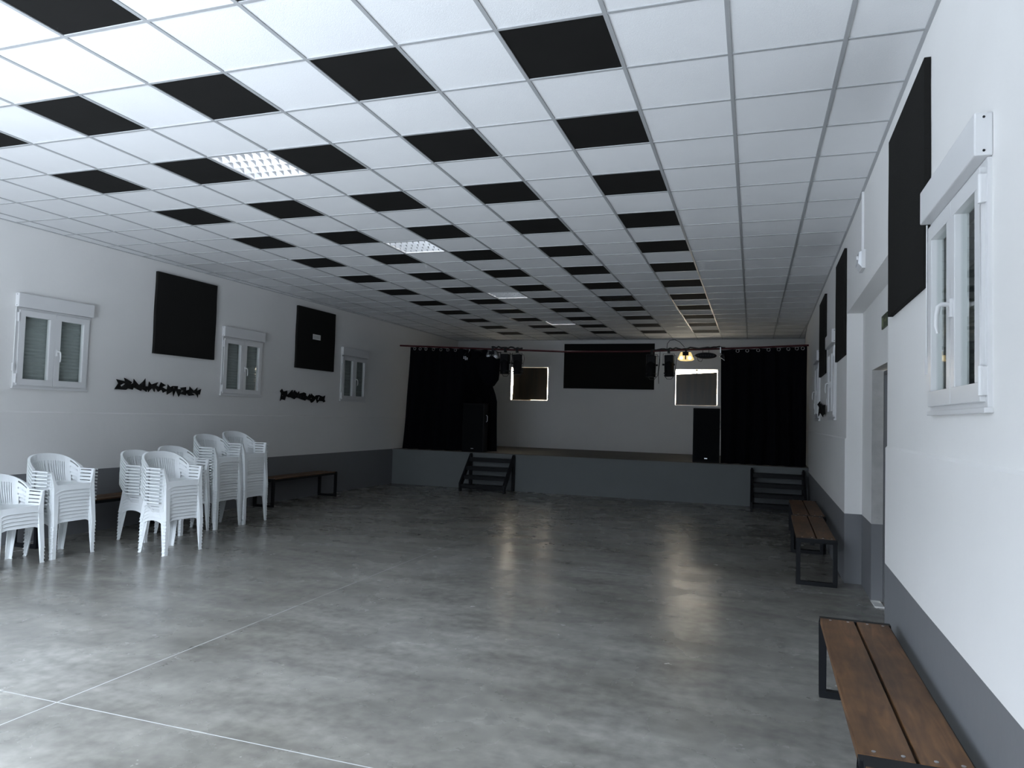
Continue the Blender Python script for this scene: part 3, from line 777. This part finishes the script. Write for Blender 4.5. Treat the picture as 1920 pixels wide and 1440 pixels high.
# cables along the pipe
def cable(label, pts, r=.008):
    m_ = MB(); m_.tube([Vector(p) for p in pts], r, 8); o = obj('cable', m_, CABLE, smooth=True); return tag(o, label, 'cable', 'cables along the pipe')
def along(x0, x1, n, off, amp, seed):
    rnd = random.Random(seed); return [(x, RY-.02+rnd.uniform(-.03, .03), rodz(x)+off+rnd.uniform(-amp, amp)) for x in linspace(x0, x1, n)]
cable('black cable looped over the pipe above the left stage lights', along(-5.62, -4.9, 14, .045, .02, 3), .02)
cable('black cable running along the pipe from the left curtain', along(-6.25, -5.4, 12, -.05, .03, 5), .012)
cable('black cable tied along the pipe right of the wide panel', along(-2.0, -.55, 26, .03, .018, 7), .016)
cable('thin black cable arching above the pipe over the amber light', [(-1.72, RY-.03, rodz(-1.7)), (-1.71, RY-.03, 3.26), (-1.66, RY-.03, 3.33), (-1.56, RY-.03, 3.345), (-1.46, RY-.03, 3.30), (-1.36, RY-.03, 3.19)], .006)
cable('thin cable end dangling between the two right stage lights', [(-1.85, RY-.05, rodz(-1.85)), (-1.86, RY-.05, 2.85), (-1.88, RY-.05, 2.6), (-1.87, RY-.05, 2.42)], .005)
cable('thin cable slanting from the amber light to the oval light', [(-1.22, RY-.06, 2.98), (-1.1, RY-.06, 3.03), (-.99, RY-.06, 3.07)], .005)

# ------------------------------------------------------------------ benches
def bench():
    L_, W_, Hh, T = 1.96, .39, .478, .04
    t = thing('bench', '', 'bench', group='wooden benches with black steel frames along the walls')
    for y in (-L_/2, L_/2-.0):
        f = MB(); y0, y1 = y-.025, y+.025
        f.box(-W_/2, W_/2, y0, y1, Hh-T, Hh); f.box(-W_/2, W_/2, y0, y1, 0, T)
        f.box(-W_/2, -W_/2+T, y0, y1, T, Hh-T); f.box(W_/2-T, W_/2, y0, y1, T, Hh-T)
        obj('leg_frame', f, BLK, t, bevel=.003)
    f = MB(); f.box(-.06, -.02, -L_/2+.03, L_/2-.03, Hh-.075, Hh-.04); f.box(W_/2-.012, W_/2-.002, -L_/2+.03, L_/2-.03, Hh-.05, Hh-.014); obj('rail', f, BLK, t)
    for s in (-1, 1):
        f = MB(); x0, x1 = (-W_/2+.002, -.007) if s < 0 else (.007, W_/2-.014)
        f.box(x0, x1, -L_/2+.027, L_/2-.027, Hh-.036, Hh+.002)
        p = obj('plank', f, WOOD, t, bevel=.003)
        for y in (-L_/2+.06, L_/2-.06):
            for x in (x0+.055, x1-.035):
                q = MB(); q.tube([(x, y, Hh+.001), (x, y, Hh+.0042)], .008, 12); obj('bolt', q, SCR, p)
    return t
b0 = bench()
BG = 'wooden benches with black steel frames along the walls'
bs = [(.585, 3.86, .0165, 'brown wooden bench in the right foreground beside the white wall'),
      (.565, 1.855, .0165, 'brown bench end cut off at the bottom right edge of the photo'),
      (.665, 9.07, .02, 'dark wooden bench at the right wall beyond the door recess'),
      (.735, 11.08, .0165, 'dark bench farthest along the right wall near the stage steps'),
      (-7.88, 7.03, -.0165, 'wooden bench by left wall, mostly hidden behind the white chair stacks'),
      (-7.85, 11.2, -.0165, 'wooden bench at left wall between the tall chair stacks and the stage')]
for k, (x, y, rz, lab) in enumerate(bs):
    if k == 0: b0.location = (x, y, 0); b0.rotation_euler = (0, 0, -rz); b0['label'] = lab
    else: dup(b0, (x, y, 0), -rz, lab, BG)

# ------------------------------------------------------------------ stacked plastic armchairs
def sgnpow(v, p): return math.copysign(abs(v)**p, v)
def rim(s):          # signed s in [-1,1]; 0 = middle of the back, +-1 = arm fronts; returns bottom and top points
    a = abs(s); sg = 1 if s >= 0 else -1
    if a <= .6:
        th = a/.6*PI/2; c, q = math.cos(th)**.8, math.sin(th)**.8
        top = (-.09-.20*c, sg*.272*q); bot = (-.03-.165*c, sg*.215*q)
    else:
        k = (a-.6)/.4
        top = (-.09+.235*k, sg*(.272-.004*k)); bot = (-.03+.185*k, sg*(.215+.025*k))
    zt = .587 if a > .62 else .587+.165*(1-(a/.62)**1.9)**.8
    return Vector((bot[0], bot[1], .432)), Vector((top[0], top[1], zt))
def surf(s, v):
    b, t = rim(s); p = b.lerp(t, v)
    p.x -= .012*math.sin(PI*v)*(1 if abs(s) < .6 else 0)*(1-abs(s)/.6 if abs(s) < .6 else 0)
    return p
def outward(s):
    e = .01; a = rim(max(-1, s-e))[1]; b = rim(min(1, s+e))[1]; d = (b-a); d.z = 0; d.normalize()
    n = Vector((d.y, -d.x, 0)); 
    c = rim(s)[1]
    if n.dot(Vector((c.x+.0, c.y, 0))) < 0: n = -n
    return n
def shell_part(ss, hole, wfn):
    m_ = MB(); NV = 29
    for sa, sb in zip(ss, ss[1:]):
        sm = (sa+sb)/2
        for j in range(NV):
            if hole(sm, j): continue
            m_.face([surf(sa, j/NV), surf(sb, j/NV), surf(sb, (j+1)/NV), surf(sa, (j+1)/NV)])
        na, nb_ = outward(sa), outward(sb); ta, tb = rim(sa)[1], rim(sb)[1]; wa, wb = wfn(sa), wfn(sb)
        m_.face([ta, tb, tb+nb_*wb, ta+na*wa])
        m_.face([ta+na*wa, tb+nb_*wb, tb+nb_*wb+Vector((0, 0, -.012)), ta+na*wa+Vector((0, 0, -.012))])
    return m_
def flw(s): a = abs(s); return .018 if a < .5 else .018+.018*min(1, (a-.5)/.15)
def armchair():
    t = thing('plastic_armchair', '', 'chair')
    ss = [-.62, -.60, -.58]+linspace(-.56, -.32, 13)+linspace(-.30, .30, 49)+linspace(.32, .56, 13)+[.58, .60, .62]
    def hb(s, j):
        a = abs(s)
        if a < .30 and 2 <= j < 22:
            k = int((s+.30)/.6*48+.0001); return k % 3 == 1
        if .38 < a < .585:
            if j in (11, 12, 18, 19, 25, 26) and a > .40: return True
            if 1 <= j < 9 and a > .43: return True
        return False
    obj('backrest', shell_part(ss, hb, flw), PLAS, t, solid=-.0035, smooth=True, angle=40)
    for sg in (-1, 1):
        ss = linspace(.62, 1.0, 15) if sg > 0 else linspace(-1.0, -.62, 15)
        obj('armrest', shell_part(ss, lambda s, j: .64 < abs(s) < .92 and j in (4, 5, 11, 12, 18, 19, 25, 26), flw), PLAS, t, solid=-.0035*1, smooth=True, angle=40)
    # seat with skirts
    m_ = MB(); nx, ny = 8, 10; x0, x1, yw = -.19, .165, .205
    def top(i, j):
        u, v = i/nx, j/ny; y = (-1+2*v)*(yw+.025*u); x = x0+(x1-x0)*u
        return Vector((x, y, .432-.012*math.sin(PI*u)*math.sin(PI*v)+(.004 if i == nx else 0)))
    for i in range(nx):
        for j in range(ny): m_.face([top(i, j), top(i+1, j), top(i+1, j+1), top(i, j+1)])
    for j in range(ny):   # front and rear apron
        for i, dx in ((nx, .015), (0, -.010)):
            a, b = top(i, j), top(i, j+1)
            for (p, q) in ((a, b),):
                def low(pt, v): 
                    e = abs(-1+2*v); return Vector((pt.x+dx, pt.y*1.01, .378-.035*max(0, (e-.6)/.4)**1.5))
                P1, Q1 = low(p, j/ny), low(q, (j+1)/ny); e_ = Vector((.005 if dx > 0 else -.005, 0, 0)); m_.face([p, q, Q1, P1]); m_.face([P1, Q1, Q1+e_, P1+e_])
    for i in range(nx):
        for j, sg in ((0, -1), (ny, 1)):
            a, b = top(i, j), top(i+1, j)
            low = lambda pt, u: Vector((pt.x, pt.y+sg*.010, .372-.05*abs(2*u-1)**2.5))
            A1, B1 = low(a, i/nx), low(b, (i+1)/nx); e_ = Vector((0, sg*.006, 0)); m_.face([a, b, B1, A1]); m_.face([A1, B1, B1+e_, A1+e_])
    obj('seat', m_, PLAS, t, solid=-.0035, smooth=True, angle=40)
    # legs: L sections
    def leg(secs, sx, sy):
        m_ = MB(); tk = .004; rings = []
        for (x, y, z, wx, wy) in secs:
            rings.append([Vector(q) for q in ((x, y, z), (x-sx*wx, y, z), (x-sx*wx, y-sy*tk, z), (x-sx*tk, y-sy*tk, z), (x-sx*tk, y-sy*wy, z), (x, y-sy*wy, z))])
        vs = [v for r in rings for v in r]; n = 6
        fs = [(k*n+j, k*n+(j+1) % n, (k+1)*n+(j+1) % n, (k+1)*n+j) for k in range(len(rings)-1) for j in range(n)]
        fs += [tuple(range(n)), tuple((len(rings)-1)*n+j for j in range(n))]
        m_.raw(vs, fs)
        x, y, z, wx, wy = secs[-1]; xa, xb = x-sx*wx, x
        m_.prism([(xa, y-sy*.004), (xb, y-sy*.004), (xb, y+sy*.008), ((xa+xb)/2, y+sy*.021), (xa, y+sy*.008)], lambda u, v, d: (u, v, d), z, z+.005)
        return m_
    for sg in (-1, 1):
        obj('leg', leg([(.148, sg*.272, .584, .05, .022), (.165, sg*.252, .47, .062, .035), (.178, sg*.247, .40, .062, .058), (.195, sg*.250, .2, .052, .052), (.212, sg*.254, 0, .042, .042)], 1, sg), PLAS, t)
    for sg in (-1, 1):
        obj('leg', leg([(-.185, sg*.203, .43, .06, .055), (-.205, sg*.209, .3, .056, .052), (-.248, sg*.222, 0, .042, .045)], -1, sg), PLAS, t)
    return t
ch0 = armchair()
ORD = ['topmost', 'second from top', 'third from top', 'fourth from top', 'fifth from top', 'sixth from top', 'seventh from top', 'eighth from top',
       'ninth from top', 'tenth from top', 'eleventh from top', 'twelfth from top', 'thirteenth from top', 'fourteenth from top', 'fifteenth from top', 'sixteenth from top']
DZC = .0375
# (front foot x, centre y, rotation, count, phrase)
ST = [(-6.965, 5.33, .0, 5, 'in the short stack at the left edge'),
      (-6.985, 5.945, .0, 10, 'in the stack next to the short one'),
      (-6.95, 7.12, .02, 10, 'in the stack half hidden behind the foremost stack'),
      (-6.105, 6.60, -.10, 11, 'in the foremost stack, farthest from the wall'),
      (-6.925, 7.67, .0, 11, 'in the stack right behind the foremost one'),
      (-6.87, 8.24, .0, 15, 'in the tall stack second from the stage'),
      (-6.85, 8.78, .0, 16, 'in the tallest stack, the one nearest the stage')]
first = True
for (fx, cy_, rz, n, ph) in ST:
    rnd = random.Random(int(cy_*100))
    for k in range(n):
        o_ = n-1-k; pos = ORD[o_] if k else 'bottom one'
        lab = 'white plastic armchair, %s, %s' % (pos, ph)
        jx, jy = (rnd.uniform(-.002, .002), rnd.uniform(-.002, .002)) if k else (0, 0)
        loc = (fx-.222*math.cos(rz)+jx, cy_-.222*math.sin(rz)+jy, DZC*k)
        if first: ch0.location = loc; ch0.rotation_euler = (0, 0, rz); ch0['label'] = lab; ch0['group'] = 'white plastic armchairs stacked along the left wall'; first = False
        else: dup(ch0, loc, rz, lab, 'white plastic armchairs stacked along the left wall')
